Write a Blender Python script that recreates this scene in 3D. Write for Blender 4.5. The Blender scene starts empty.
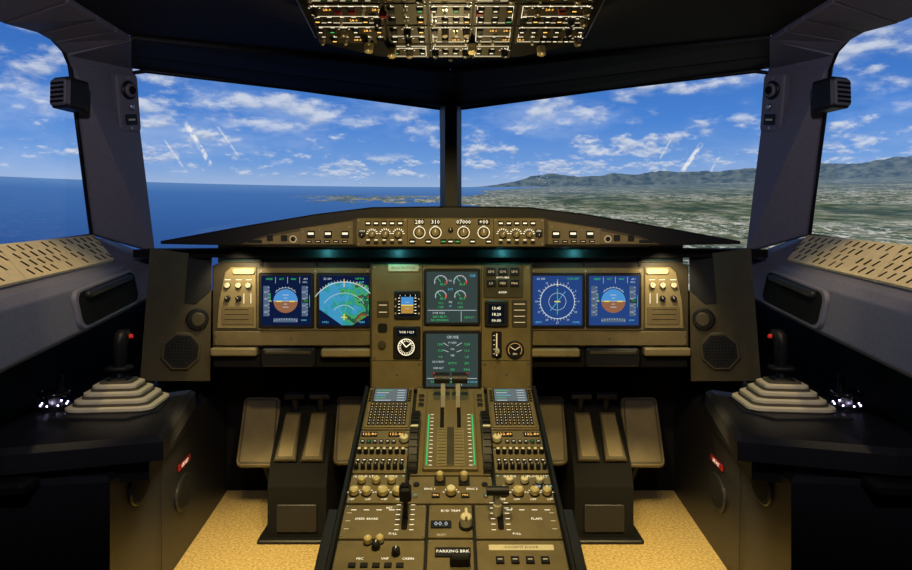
import bpy, math, random
from mathutils import Vector, Matrix
random.seed(7)
R=random.Random(11)
scn=bpy.context.scene
try:
    scn.view_settings.view_transform='Standard'
except Exception: pass

# ---------------------------------------------------------------- survey constants
CX,HY,F,CAM=450.5,235.0,664.0,1.0      # photogrammetric calibration of the photograph
def P(px,py,Y): return Vector(((px-CX)/F*Y, Y, CAM+(HY-py)/F*Y))
def PM(s,px,py,Y):                     # s=-1 port side, s=+1 starboard (mirror)
    v=P(px,py,Y)
    return v if s<0 else Vector((-v.x,v.y,v.z))

# ---------------------------------------------------------------- materials
def mat(name,col,rough=0.5,metal=0.0,em=None,es=0.0,noise=0.0,nscale=60,bump=0.0,spec=0.5,coat=0.0):
    m=bpy.data.materials.new(name); m.use_nodes=True
    nt=m.node_tree; b=nt.nodes['Principled BSDF']
    b.inputs['Base Color'].default_value=(*col,1)
    b.inputs['Roughness'].default_value=rough
    b.inputs['Metallic'].default_value=metal
    b.inputs['Specular IOR Level'].default_value=spec
    b.inputs['Coat Weight'].default_value=coat
    if em is not None:
        b.inputs['Emission Color'].default_value=(*em,1)
        b.inputs['Emission Strength'].default_value=es
    if noise>0 or bump>0:
        tc=nt.nodes.new('ShaderNodeTexCoord'); n=nt.nodes.new('ShaderNodeTexNoise')
        n.inputs['Scale'].default_value=nscale; n.inputs['Detail'].default_value=4
        nt.links.new(tc.outputs['Object'],n.inputs['Vector'])
        if noise>0:
            r=nt.nodes.new('ShaderNodeValToRGB')
            r.color_ramp.elements[0].position=0.3; r.color_ramp.elements[1].position=0.7
            r.color_ramp.elements[0].color=(*[c*(1-noise) for c in col],1)
            r.color_ramp.elements[1].color=(*[min(1,c*(1+noise)) for c in col],1)
            nt.links.new(n.outputs['Fac'],r.inputs['Fac']); nt.links.new(r.outputs['Color'],b.inputs['Base Color'])
        if bump>0:
            bp=nt.nodes.new('ShaderNodeBump'); bp.inputs['Strength'].default_value=bump
            bp.inputs['Distance'].default_value=0.002
            nt.links.new(n.outputs['Fac'],bp.inputs['Height']); nt.links.new(bp.outputs['Normal'],b.inputs['Normal'])
    return m
def emi(name,col,s=1.0):
    m=bpy.data.materials.new(name); m.use_nodes=True; nt=m.node_tree; nt.nodes.clear()
    e=nt.nodes.new('ShaderNodeEmission'); o=nt.nodes.new('ShaderNodeOutputMaterial')
    e.inputs[0].default_value=(*col,1); e.inputs[1].default_value=s
    nt.links.new(e.outputs[0],o.inputs[0]); return m

PANEL =mat('panel_bronze',(0.170,0.133,0.060),0.45,0.1,noise=0.12,nscale=25)
PANEL2=mat('panel_bronze_light',(0.25,0.20,0.095),0.45,0.1,noise=0.1,nscale=25)
PANELD=mat('panel_bronze_dark',(0.062,0.050,0.026),0.45,0.1,noise=0.15,nscale=25)
TAN   =mat('tan_plate',(0.55,0.46,0.26),0.5)
CREAM =mat('cream_plastic',(0.72,0.66,0.46),0.5)
GRILLE=mat('grille_beige',(0.82,0.66,0.36),0.55,noise=0.08,nscale=60)
BLACK =mat('black_plastic',(0.010,0.010,0.011),0.45,noise=0.2,nscale=120,spec=0.3)
BLACKM=mat('black_matte',(0.006,0.006,0.006),0.9,spec=0.2)
GLOSSK=mat('black_gloss',(0.01,0.012,0.013),0.16,coat=0.3)
RECESS=mat('recess_gloss',(0.06,0.10,0.11),0.3,spec=0.5)
CONS  =mat('console_black',(0.015,0.015,0.018),0.42,noise=0.25,nscale=200,bump=0.25,spec=0.4)
GREY  =mat('frame_grey',(0.165,0.158,0.195),0.6,noise=0.08,nscale=90,bump=0.1)
BROWM =mat('brow_dark',(0.022,0.020,0.018),0.6,noise=0.2,nscale=40,spec=0.25)
CEILM =mat('ceiling_dark',(0.018,0.015,0.011),0.7,noise=0.2,nscale=40,spec=0.2)
STEEL =mat('steel',(0.5,0.5,0.5),0.3,0.9)
ALU   =mat('lever_grey',(0.45,0.43,0.37),0.4,0.2)
GOLD  =mat('gold_knob',(0.68,0.55,0.24),0.35,0.3)
RED   =mat('red',(0.6,0.02,0.02),0.4,em=(1,0.03,0.02),es=0.25)
REDG  =mat('red_guard',(0.30,0.015,0.015),0.4)
PEDALM=mat('pedal_plate',(0.165,0.130,0.068),0.5,0.2,noise=0.15,nscale=15)
BELL  =mat('bellows_cream',(0.80,0.70,0.48),0.6)
BELLD =mat('bellows_fold',(0.10,0.085,0.055),0.8)
CARPET=mat('carpet_tan',(0.50,0.36,0.14),0.95,noise=0.4,nscale=120,bump=0.9)
E_W=emi('lit_white',(1,0.88,0.60),1.4); E_WD=emi('lit_white_dim',(1.0,0.76,0.40),0.8)
E_A=emi('lit_amber',(1,0.50,0.10),1.7); E_AD=emi('lit_amber_dim',(0.8,0.45,0.12),0.5); E_G=emi('lit_green',(0.08,0.75,0.2),0.7)
E_C=emi('lit_cyan',(0.15,0.65,0.9),0.8)
E_Y=emi('lit_yellow',(1,0.8,0.1),0.9); E_R=emi('lit_red',(1,0.04,0.03),0.9)
E_DW=emi('display_white',(0.75,0.85,0.9),0.75)
S_DARK=emi('screen_navy',(0.004,0.010,0.045),1); S_BLUE=emi('screen_blue',(0.018,0.055,0.21),1)
S_SKY=emi('adi_sky',(0.07,0.28,0.62),1); S_GND=emi('adi_ground',(0.28,0.12,0.06),1)
S_GREY=emi('screen_grey',(0.036,0.056,0.052),1); S_TAPE=emi('tape_grey',(0.08,0.12,0.20),1)
S_MCDU=emi('screen_mcdu',(0.13,0.16,0.17),1); S_BLK=emi('screen_black',(0.004,0.006,0.01),1)
E_LED=emi('led_blue_white',(0.7,0.6,1),9)

def terrain_mat():
    m=bpy.data.materials.new('terrain_map'); m.use_nodes=True; nt=m.node_tree; nt.nodes.clear()
    L=nt.links.new
    tc=nt.nodes.new('ShaderNodeTexCoord'); n=nt.nodes.new('ShaderNodeTexNoise'); n.inputs['Scale'].default_value=24; n.inputs['Detail'].default_value=6
    L(tc.outputs['Object'],n.inputs['Vector'])
    sp=nt.nodes.new('ShaderNodeSeparateXYZ'); L(tc.outputs['Object'],sp.inputs[0])
    mr=nt.nodes.new('ShaderNodeMapRange'); mr.inputs[1].default_value=-0.42; mr.inputs[2].default_value=-0.25; mr.inputs[3].default_value=-0.16; mr.inputs[4].default_value=0.16
    L(sp.outputs[0],mr.inputs[0])
    ad=nt.nodes.new('ShaderNodeMath'); ad.operation='ADD'; L(n.outputs['Fac'],ad.inputs[0]); L(mr.outputs[0],ad.inputs[1])
    r=nt.nodes.new('ShaderNodeValToRGB'); r.color_ramp.interpolation='CONSTANT'
    e=r.color_ramp.elements; e[0].position=0; e[0].color=(0.05,0.30,0.52,1); e[1].position=0.48; e[1].color=(0.03,0.28,0.30,1)
    for p,c in((0.54,(0.06,0.34,0.12,1)),(0.61,(0.015,0.09,0.06,1)),(0.66,(0.30,0.04,0.02,1)),(0.69,(0.08,0.24,0.05,1))):
        x=e.new(p); x.color=c
    L(ad.outputs[0],r.inputs[0])
    em=nt.nodes.new('ShaderNodeEmission'); o=nt.nodes.new('ShaderNodeOutputMaterial'); L(r.outputs[0],em.inputs[0]); L(em.outputs[0],o.inputs[0])
    return m
S_TERR=terrain_mat()

# ---------------------------------------------------------------- mesh builder
_txt={}
def text_mesh(s):
    if s not in _txt:
        c=bpy.data.curves.new('t','FONT'); c.body=s; c.align_x='CENTER'; c.align_y='CENTER'; c.resolution_u=1
        o=bpy.data.objects.new('t',c); scn.collection.objects.link(o)
        bpy.context.view_layer.update()
        me=bpy.data.meshes.new_from_object(o.evaluated_get(bpy.context.evaluated_depsgraph_get()))
        _txt[s]=([tuple(v.co) for v in me.vertices],[tuple(p.vertices) for p in me.polygons])
        bpy.data.objects.remove(o); bpy.data.curves.remove(c); bpy.data.meshes.remove(me)
    return _txt[s]
def rrect(x0,y0,x1,y1,r=0.0,n=3):
    if x0>x1:x0,x1=x1,x0
    if y0>y1:y0,y1=y1,y0
    r=min(r,(x1-x0)/2.01,(y1-y0)/2.01)
    if r<=0: return [(x0,y0),(x1,y0),(x1,y1),(x0,y1)]
    o=[]
    for cx,cy,a in((x1-r,y0+r,-90),(x1-r,y1-r,0),(x0+r,y1-r,90),(x0+r,y0+r,180)):
        for i in range(n+1):
            t=math.radians(a+90*i/n); o.append((cx+r*math.cos(t),cy+r*math.sin(t)))
    return o
def ngon(x,y,r,n=16,ph=0,ry=None):
    ry=ry or r
    return [(x+r*math.cos(ph+2*math.pi*i/n),y+ry*math.sin(ph+2*math.pi*i/n)) for i in range(n)]
def area(p): return sum(p[i][0]*p[(i+1)%len(p)][1]-p[(i+1)%len(p)][0]*p[i][1] for i in range(len(p)))/2
def inset(p,d):
    o=[];n=len(p)
    for i in range(n):
        a=Vector(p[i-1]);b=Vector(p[i]);c=Vector(p[(i+1)%n])
        e1=(b-a).normalized(); e2=(c-b).normalized()
        n1=Vector((-e1.y,e1.x)); n2=Vector((-e2.y,e2.x)); m=(n1+n2)
        if m.length<1e-6: m=n1
        m.normalize(); k=max(0.35,m.dot(n1)); q=b+m*(d/k); o.append((q.x,q.y))
    return o
class B:
    def __init__(s,M=None): s.v=[];s.f=[];s.m=[];s.mats=[];s.M=M or Matrix.Identity(4)
    def idx(s,m):
        if m not in s.mats:s.mats.append(m)
        return s.mats.index(m)
    def add(s,vs,fs,m,sm=False):
        o=len(s.v); s.v+=[s.M@Vector(v) for v in vs]; i=s.idx(m)
        for f in fs: s.f.append([o+k for k in f]); s.m.append((i,sm))
    def prism(s,pts,z0,z1,m,ch=0.0,top=None,sm=False):
        if area(pts)<0: pts=pts[::-1]
        n=len(pts); rings=[[(x,y,z0) for x,y in pts]]
        if ch>0:
            rings.append([(x,y,z1-ch) for x,y in pts]); rings.append([(x,y,z1) for x,y in inset(pts,ch)])
        else: rings.append([(x,y,z1) for x,y in pts])
        vs=sum(rings,[]); fs=[]
        for k in range(len(rings)-1):
            for i in range(n): fs.append((k*n+i,k*n+(i+1)%n,(k+1)*n+(i+1)%n,(k+1)*n+i))
        fs.append(tuple(range(n))[::-1])
        s.add(vs,fs,m,sm)
        s.add(rings[-1],[tuple(range(n))],top or m)
    def rb(s,x0,y0,x1,y1,z0,z1,m,r=0.0,ch=0.0,top=None): s.prism(rrect(x0,y0,x1,y1,r),z0,z1,m,ch,top)
    def box(s,x0,y0,z0,x1,y1,z1,m,ch=0.0): s.prism(rrect(x0,y0,x1,y1,0),min(z0,z1),max(z0,z1),m,ch)
    def cyl(s,x,y,r,z0,z1,m,n=16,ch=0.0,top=None): s.prism(ngon(x,y,r,n),z0,z1,m,ch,top)
    def flat(s,pts,z,m):
        if area(pts)<0: pts=pts[::-1]
        s.add([(x,y,z) for x,y in pts],[tuple(range(len(pts)))],m)
    def rect(s,x0,y0,x1,y1,z,m): s.flat(rrect(x0,y0,x1,y1),z,m)
    def line(s,a,b,w,z,m):
        a=Vector(a);b=Vector(b);d=(b-a)
        if d.length<1e-9:return
        d.normalize(); n=Vector((-d.y,d.x))*w/2
        s.flat([tuple(a-n),tuple(b-n),tuple(b+n),tuple(a+n)],z,m)
    def arc(s,x,y,r,a0,a1,w,z,m,n=20,ry=None):
        k=(ry or r)/r
        vs=[];fs=[]
        for i in range(n+1):
            t=math.radians(a0+(a1-a0)*i/n)
            vs+=[(x+(r-w/2)*math.cos(t),y+(r-w/2)*math.sin(t)*k,z),(x+(r+w/2)*math.cos(t),y+(r+w/2)*math.sin(t)*k,z)]
            if i<n: fs.append((2*i,2*i+1,2*i+3,2*i+2))
        s.add(vs,fs,m)
    def ticks(s,x,y,r0,r1,a0,a1,n,w,z,m):
        for i in range(n+1):
            t=math.radians(a0+(a1-a0)*i/n); c,q=math.cos(t),math.sin(t)
            s.line((x+r0*c,y+r0*q),(x+r1*c,y+r1*q),w,z,m)
    def text(s,t,x,y,h,z,m,wx=1.0):
        v,f=text_mesh(t); s.add([(x+a*h*wx,y+b*h,z) for a,b,c in v],f,m)
    def loft(s,rings,m,sm=True,cap=True):
        n=len(rings[0]); vs=sum([list(r) for r in rings],[]); fs=[]
        for k in range(len(rings)-1):
            for i in range(n): fs.append((k*n+i,k*n+(i+1)%n,(k+1)*n+(i+1)%n,(k+1)*n+i))
        s.add(vs,fs,m,sm)
        if cap: s.add(rings[0],[tuple(range(n))[::-1]],m); s.add(rings[-1],[tuple(range(n))],m)
    def tube(s,pts,r,m,n=8,closed=False):
        pts=[Vector(p) for p in pts]; rings=[]
        rr=r if isinstance(r,(list,tuple)) else [r]*len(pts)
        N=len(pts)
        for i,p in enumerate(pts):
            if closed: d=pts[(i+1)%N]-pts[i-1]
            else: d=pts[min(i+1,N-1)]-pts[max(i-1,0)]
            d.normalize(); u=d.orthogonal() if abs(d.z)>0.95 else d.cross(Vector((0,0,1))); u.normalize(); w=d.cross(u)
            rings.append([tuple(p+(u*math.cos(2*math.pi*k/n)+w*math.sin(2*math.pi*k/n))*rr[i]) for k in range(n)])
        if closed: rings.append(rings[0])
        s.loft(rings,m,True,not closed)
    def knob(s,x,y,r,h,m,cap=None,ang=90,z=0):
        s.cyl(x,y,r*1.12,z,z+h*0.25,BLACK,16)
        s.cyl(x,y,r,z+h*0.25,z+h,m,16,ch=r*0.2,top=cap)
        t=math.radians(ang); s.line((x,y),(x+r*0.85*math.cos(t),y+r*0.85*math.sin(t)),r*0.22,z+h*1.01,E_WD if m!=CREAM else BLACK)
    def quad(s,a,b,c,d,m): s.add([a,b,c,d],[(0,1,2,3)],m)
    def obj(s,name,parent=None,solid=0.0,bevel=0.0):
        me=bpy.data.meshes.new(name); me.from_pydata([tuple(v) for v in s.v],[],s.f)
        for m in s.mats: me.materials.append(m)
        for p,(i,sm) in zip(me.polygons,s.m): p.material_index=i; p.use_smooth=sm
        me.update(); o=bpy.data.objects.new(name,me); scn.collection.objects.link(o)
        if parent: o.parent=parent
        if solid:
            md=o.modifiers.new('solid','SOLIDIFY'); md.thickness=solid; md.offset=0
        if bevel:
            md=o.modifiers.new('bev','BEVEL'); md.width=bevel; md.segments=2; md.limit_method='ANGLE'
        return o
def frame(o,xp,yp,k=1.0):
    x=(xp-o).normalized(); z=x.cross(yp-o).normalized(); y=z.cross(x)
    M=Matrix.Identity(4)
    for i in range(3): M[i][0]=x[i]*k; M[i][1]=y[i]*k; M[i][2]=z[i]*k; M[i][3]=o[i]
    return M

# ================================================================ projection screen (out-of-window visual)
RS,YC,HZ=4.2,0.3,1.325
def screen_material():
    m=bpy.data.materials.new('projected_view'); m.use_nodes=True; nt=m.node_tree; nt.nodes.clear(); L=nt.links.new
    def N(t): return nt.nodes.new(t)
    def M_(op,a,b=None,c=None,clamp=False):
        n=N('ShaderNodeMath'); n.operation=op; n.use_clamp=clamp
        for i,x in enumerate((a,b,c)):
            if x is None: continue
            if isinstance(x,(int,float)): n.inputs[i].default_value=x
            else: L(x,n.inputs[i])
        return n.outputs[0]
    def ramp(f,els,const=False):
        r=N('ShaderNodeValToRGB'); e=r.color_ramp.elements
        if const: r.color_ramp.interpolation='CONSTANT'
        e[0].position,e[0].color=els[0][0],(*els[0][1],1); e[1].position,e[1].color=els[1][0],(*els[1][1],1)
        for p,c in els[2:]: x=e.new(p); x.color=(*c,1)
        L(f,r.inputs[0]); return r.outputs[0]
    def sm(f,a,b):
        r=N('ShaderNodeMapRange'); r.interpolation_type='SMOOTHSTEP'; L(f,r.inputs[0]); r.inputs[1].default_value=a; r.inputs[2].default_value=b
        return r.outputs[0]
    def mix(f,a,b):
        x=N('ShaderNodeMix'); x.data_type='RGBA'
        if isinstance(f,(int,float)): x.inputs[0].default_value=f
        else: L(f,x.inputs[0])
        for i,c in((6,a),(7,b)):
            if isinstance(c,tuple): x.inputs[i].default_value=(*c,1)
            else: L(c,x.inputs[i])
        return x.outputs[2]
    def vec(x,y,z):
        c=N('ShaderNodeCombineXYZ')
        for i,q in enumerate((x,y,z)):
            if isinstance(q,(int,float)): c.inputs[i].default_value=q
            else: L(q,c.inputs[i])
        return c.outputs[0]
    def noise(x,y,z,scale,det,rough=0.55):
        n=N('ShaderNodeTexNoise'); n.inputs['Scale'].default_value=scale; n.inputs['Detail'].default_value=det; n.inputs['Roughness'].default_value=rough
        L(vec(x,y,z),n.inputs['Vector']); return n.outputs['Fac']
    uv=N('ShaderNodeUVMap'); uv.uv_map='UVMap'; sp=N('ShaderNodeSeparateXYZ'); L(uv.outputs[0],sp.inputs[0]); u,v=sp.outputs[0],sp.outputs[1]
    sky=ramp(v,[(0.0,(0.34,0.48,0.73)),(0.14,(0.17,0.35,0.73)),(0.42,(0.07,0.235,0.67)),(1.0,(0.03,0.13,0.48))])
    cirr=sm(noise(M_('MULTIPLY',u,4.5),M_('MULTIPLY',v,2.6),1.3,1.0,9,0.6),0.44,0.68)
    sky=mix(M_('MULTIPLY',cirr,0.6),sky,(0.36,0.50,0.80))
    def cumulus(fu,fv,seed,v0,v1,v2,v3,th,sky,amt):
        x=M_('MULTIPLY',u,fu); y=M_('MULTIPLY',v,fv)
        a=noise(x,y,seed,1.0,9,0.58); big=noise(M_('MULTIPLY',x,0.4),M_('MULTIPLY',y,0.5),seed+5,1.0,2)
        d=M_('ADD',M_('MULTIPLY',a,0.66),M_('MULTIPLY',big,0.42))
        a2=noise(x,M_('ADD',y,0.22),seed,1.0,5,0.58)
        lit=sm(M_('SUBTRACT',a,a2),-0.12,0.12)
        col=mix(lit,(0.32,0.42,0.64),(0.74,0.78,0.85))
        msk=M_('MULTIPLY',sm(d,th,th+0.10),M_('MULTIPLY',sm(v,v0,v1),M_('SUBTRACT',1.0,sm(v,v2,v3))))
        return mix(M_('MULTIPLY',msk,amt),sky,col)
    sky=cumulus(34,18,3.3,0.04,0.08,0.17,0.24,0.54,sky,0.65)
    sky=cumulus(21,11,7.7,0.12,0.18,0.36,0.46,0.55,sky,0.8)
    sky=cumulus(10,5.2,11.2,0.30,0.42,1.3,1.5,0.55,sky,0.78)
    def uvof(px,py):
        dx=(px-CX)/F; A=dx*dx+1; Bq=-2*YC; C=YC*YC-RS*RS
        Y=(-Bq+math.sqrt(Bq*Bq-4*A*C))/(2*A)
        return math.atan2(dx*Y,Y-YC),(HY-py)/F*Y+CAM-HZ
    U4=M_('MULTIPLY',u,RS)  # windshield glass reflections, painted into the sky colour as pale streaks
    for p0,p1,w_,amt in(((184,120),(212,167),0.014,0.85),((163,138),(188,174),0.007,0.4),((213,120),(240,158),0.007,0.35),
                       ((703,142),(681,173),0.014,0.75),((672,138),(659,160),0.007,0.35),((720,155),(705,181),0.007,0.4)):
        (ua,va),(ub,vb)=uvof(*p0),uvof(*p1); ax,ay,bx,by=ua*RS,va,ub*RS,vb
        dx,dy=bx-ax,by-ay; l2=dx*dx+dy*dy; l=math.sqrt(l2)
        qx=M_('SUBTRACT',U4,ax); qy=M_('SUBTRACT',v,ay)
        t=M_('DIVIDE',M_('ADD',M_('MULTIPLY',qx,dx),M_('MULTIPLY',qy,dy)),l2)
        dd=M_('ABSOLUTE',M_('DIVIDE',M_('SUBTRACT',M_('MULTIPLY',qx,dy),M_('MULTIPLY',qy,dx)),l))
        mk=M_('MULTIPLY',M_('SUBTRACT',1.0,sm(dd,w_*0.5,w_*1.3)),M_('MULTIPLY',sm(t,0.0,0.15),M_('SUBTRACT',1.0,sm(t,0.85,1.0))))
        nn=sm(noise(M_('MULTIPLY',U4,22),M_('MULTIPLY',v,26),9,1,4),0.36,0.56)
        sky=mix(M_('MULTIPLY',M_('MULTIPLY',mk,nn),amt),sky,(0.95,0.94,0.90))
    nv=M_('MULTIPLY',v,-1.0)
    sea=ramp(nv,[(0.0,(0.11,0.24,0.51)),(0.06,(0.055,0.16,0.43)),(0.25,(0.035,0.115,0.35)),(0.6,(0.02,0.06,0.24))])
    # land: mosaic of fields, woods, settlements
    dl=M_('ADD',nv,0.12); lu=M_('DIVIDE',u,dl); lv=M_('DIVIDE',0.5,dl)
    ln=noise(lu,lv,0.0,8.0,9,0.80); ln2=noise(lu,lv,4.0,1.8,5,0.6); ln3=noise(lu,lv,8.0,22.0,3,0.9); ln4=noise(lu,lv,12.0,1.2,4,0.6)
    vo=N('ShaderNodeTexVoronoi'); vo.inputs['Scale'].default_value=15; L(vec(lu,lv,0.0),vo.inputs['Vector'])
    vs_=N('ShaderNodeSeparateColor'); L(vo.outputs['Color'],vs_.inputs[0])
    fields=ramp(vs_.outputs[0],[(0.0,(0.03,0.065,0.04)),(0.25,(0.08,0.12,0.06)),(0.45,(0.17,0.19,0.11)),(0.6,(0.05,0.09,0.06)),(0.75,(0.26,0.25,0.17)),(0.9,(0.12,0.16,0.08))],True)
    land=ramp(ln,[(0.38,(0.012,0.030,0.035)),(0.45,(0.055,0.090,0.060)),(0.50,(0.13,0.165,0.12)),(0.55,(0.28,0.29,0.25)),(0.62,(0.58,0.58,0.54))])
    land=mix(0.42,land,fields)
    land=mix(M_('MULTIPLY',sm(ln2,0.50,0.60),0.75),land,(0.030,0.060,0.050))
    land=mix(M_('MULTIPLY',M_('MULTIPLY',sm(ln3,0.52,0.60),sm(ln4,0.42,0.56)),0.85),land,(0.68,0.67,0.64))
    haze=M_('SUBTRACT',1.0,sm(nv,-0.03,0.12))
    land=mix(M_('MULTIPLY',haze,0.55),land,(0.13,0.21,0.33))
    coast=M_('ADD',M_('MULTIPLY',M_('SUBTRACT',noise(M_('MULTIPLY',u,6),M_('MULTIPLY',nv,14),2.0,1.0,5),0.5),0.35),M_('SUBTRACT',u,M_('MULTIPLY',nv,0.10)))
    lm=M_('MULTIPLY',sm(coast,0.015,0.022),sm(M_('ADD',nv,M_('MULTIPLY',u,0.25)),0.035,0.042))
    pen=M_('MULTIPLY',M_('MULTIPLY',sm(u,-0.27,-0.14),M_('SUBTRACT',1.0,sm(u,0.02,0.1))),
           M_('MULTIPLY',sm(nv,0.055,0.065),M_('SUBTRACT',1.0,sm(M_('ADD',nv,M_('MULTIPLY',noise(M_('MULTIPLY',u,20),0,0,1,4),0.10)),0.150,0.158))))
    lm=M_('MAXIMUM',lm,M_('MULTIPLY',pen,sm(noise(M_('MULTIPLY',u,26),M_('MULTIPLY',nv,60),0,1,3),0.42,0.48)))
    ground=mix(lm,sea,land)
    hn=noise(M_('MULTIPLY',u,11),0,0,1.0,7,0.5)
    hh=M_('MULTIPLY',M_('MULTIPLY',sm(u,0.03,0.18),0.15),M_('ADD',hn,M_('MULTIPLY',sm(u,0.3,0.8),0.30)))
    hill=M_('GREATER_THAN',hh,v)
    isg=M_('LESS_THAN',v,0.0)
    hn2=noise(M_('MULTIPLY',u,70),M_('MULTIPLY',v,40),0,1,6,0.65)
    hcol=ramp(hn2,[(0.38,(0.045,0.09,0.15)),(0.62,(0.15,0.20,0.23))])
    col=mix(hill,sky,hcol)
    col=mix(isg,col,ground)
    e=N('ShaderNodeEmission'); e.inputs[1].default_value=1.0; L(col,e.inputs[0]); o=N('ShaderNodeOutputMaterial'); L(e.outputs[0],o.inputs[0])
    return m
def projection_screen():
    n=96; z0,z1=0.25,3.0
    vs=[];fs=[];uvs=[]
    for i in range(n+1):
        t=math.radians(-68+136*i/n)
        for z in(z0,z1): vs.append((RS*math.sin(t),YC+RS*math.cos(t),z)); uvs.append((t,z-HZ))
        if i<n: fs.append((2*i,2*i+1,2*i+3,2*i+2))
    me=bpy.data.meshes.new('projection_screen'); me.from_pydata(vs,[],fs); ul=me.uv_layers.new(name='UVMap')
    for l in me.loops: ul.data[l.index].uv=uvs[l.vertex_index]
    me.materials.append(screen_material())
    for p in me.polygons:p.use_smooth=True
    o=bpy.data.objects.new('projection_screen',me); scn.collection.objects.link(o)
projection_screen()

# ================================================================ shell
ZC=1.61
def glass_mat():
    m=bpy.data.materials.new('window_glass'); m.use_nodes=True; nt=m.node_tree; nt.nodes.clear(); L=nt.links.new
    t=nt.nodes.new('ShaderNodeBsdfTransparent'); g=nt.nodes.new('ShaderNodeBsdfGlossy'); g.inputs['Roughness'].default_value=0.02
    x=nt.nodes.new('ShaderNodeMixShader'); x.inputs[0].default_value=0.05; o=nt.nodes.new('ShaderNodeOutputMaterial')
    L(t.outputs[0],x.inputs[1]); L(g.outputs[0],x.inputs[2]); L(x.outputs[0],o.inputs[0]); return m
GLASS=glass_mat()
def sx(v): return 1.15*664/(450.5-v)
def side_pts(s):
    a=[(-1.15,0.95,1.50),(-1.15,1.30,1.54)]
    pts=[Vector((x*(-s),y,z)) for x,y,z in a]
    pts+=[PM(s,0,18,sx(0)),PM(s,36,28,sx(36)),PM(s,52,37,sx(52)),PM(s,64,50,sx(64)),PM(s,71,68,sx(71)),PM(s,92,235,sx(92))]
    return pts
wi=1
for s in(-1,1):
    side='left' if s<0 else 'right'
    S=-s
    b=B()
    A=side_pts(s)
    Bp=[Vector((-0.98*S,0.95,ZC)),Vector((-0.98*S,1.30,ZC)),Vector((-0.98*S,1.695,ZC)),Vector((-0.98*S,1.84,ZC)),Vector((-0.98*S,1.94,ZC)),Vector((-0.98*S,2.03,ZC)),PM(s,130,66,2.25),PM(s,153,252,2.25)]
    for i in range(len(A)-1): b.quad(A[i],A[i+1],Bp[i+1],Bp[i],GREY)
    b.obj('window_pillar',solid=0.03,bevel=0.006)
    Lp=A[6].lerp(A[7],0.20); Rp=Bp[6].lerp(Bp[7],0.20); o_=Lp.lerp(Rp,0.74)
    if s>0: Lp,Rp=Rp,Lp
    M=frame(o_,o_+(Rp-Lp),o_+(A[6]-A[7]))@Matrix.Translation((0,0,0.028))
    b=B(M)
    b.prism(rrect(-0.045,-0.095,0.045,0.095,0.015),-0.012,0.010,GREY,0.004)
    b.prism(rrect(-0.039,-0.088,0.039,0.088,0.012),0.010,0.012,GREY,0.001)
    b.cyl(0,0.042,0.030,0.010,0.020,BLACK,24,0.004); b.cyl(0,0.042,0.022,0.020,0.028,GREY,24,0.005); b.cyl(0,0.042,0.014,0.028,0.032,BLACKM,16,0.003)
    b.cyl(0,-0.012,0.009,0.010,0.026,STEEL,10,0.002); b.rb(-0.022,-0.07,0.022,-0.035,0.010,0.016,BLACK,0.003); b.rect(-0.014,-0.056,0.014,-0.050,0.0165,CREAM)
    for yy in(-0.080,0.080): b.cyl(0,yy,0.005,0.012,0.014,STEEL,8)
    b.obj('cabin_light_switch')
    c=PM(s,66,94,1.93)
    M=frame(c,c+Vector((1,0.35*(-S),0)),c+Vector((0.08*S,0,1)))
    b=B(M)
    b.prism(rrect(-0.036,-0.044,0.036,0.046,0.012),-0.045,0.024,CONS,0.008)
    b.prism(rrect(-0.030,-0.038,0.030,0.038,0.008),0.024,0.029,GREY,0.003)
    for i in range(5): b.rb(-0.024,-0.030+i*0.013,0.024,-0.024+i*0.013,0.029,0.032,BLACKM)
    b.obj('reading_lamp')
    b=B(); X=-1.175*S
    b.quad((X,-1.0,0),(X,0.93,0),(X,0.93,ZC),(X,-1.0,ZC),BLACKM)
    b.quad((X,0.93,0),(X,2.62,0),(X,2.62,0.93),(X,0.93,0.93),BLACKM)
    b.obj('wall_'+side,solid=0.02)
    b=B()
    loop=A+[Vector((-1.15*S,1.695,0.964)),Vector((-1.15*S,0.95,0.93))]
    b.tube(loop,0.009,BLACK,6,closed=True)
    b.add(loop,[tuple(range(len(loop)))],GLASS)
    b.obj('window_%d'%wi); wi+=1
    W=[PM(s,441,109,2.72),PM(s,290,88,2.48),PM(s,146,71,2.265),PM(s,133,73,2.245),PM(s,131,86,2.245),PM(s,153,250,2.25),PM(s,441,258,2.72)]
    b=B(); b.tube(W,0.008,BLACK,6,closed=True)
    b.quad(PM(s,441,108,2.74),PM(s,131,70,2.25),PM(s,153,252,2.25),PM(s,441,260,2.74),GLASS)
    b.obj('window_%d'%wi); wi+=1
    b=B()
    secs=[]
    for Y,zw,zs,zg in((2.235,0.985,0.935,0.83),(2.13,0.995,0.93,0.80),(1.8,0.972,0.90,0.755),(1.4,0.95,0.865,0.705),(0.95,0.925,0.83,0.65)):
        xo=-1.15
        xi=-1.02
        secs.append([(xo*S,Y,zw),(xi*S,Y,zs),(-0.985*S,Y,zs-0.008),(-0.962*S,Y,zs-0.03),(-0.945*S,Y,zg+0.012),(-0.955*S,Y,zg),(-1.05*S,Y,zg-0.015),(xo*S,Y,zg-0.015)])
    b.loft(secs,GREY,sm=False)
    o_=Vector((-0.9535*S,1.84,0.835))
    Mx=frame(o_,Vector((-0.9535*S,2.2,0.885)),Vector((-0.962*S,1.84,0.9)))
    if Mx.col[2].x*S<0:
        Mx=frame(o_,Vector((-0.9535*S,1.48,0.785)),Vector((-0.962*S,1.84,0.9)))
    b.M=Mx
    b.prism(rrect(-0.165,-0.062,0.165,0.045,0.03,5),-0.004,0.010,GREY,0.004)
    b.prism(rrect(-0.150,-0.052,0.150,0.036,0.024,5),0.0,0.0115,BLACKM,0.0)
    b.prism(rrect(-0.12,0.012,0.12,0.034,0.01,4),0.008,0.024,CONS,0.005)
    b.M=Matrix.Identity(4)
    b.obj('sill_trim',bevel=0.004)
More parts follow.
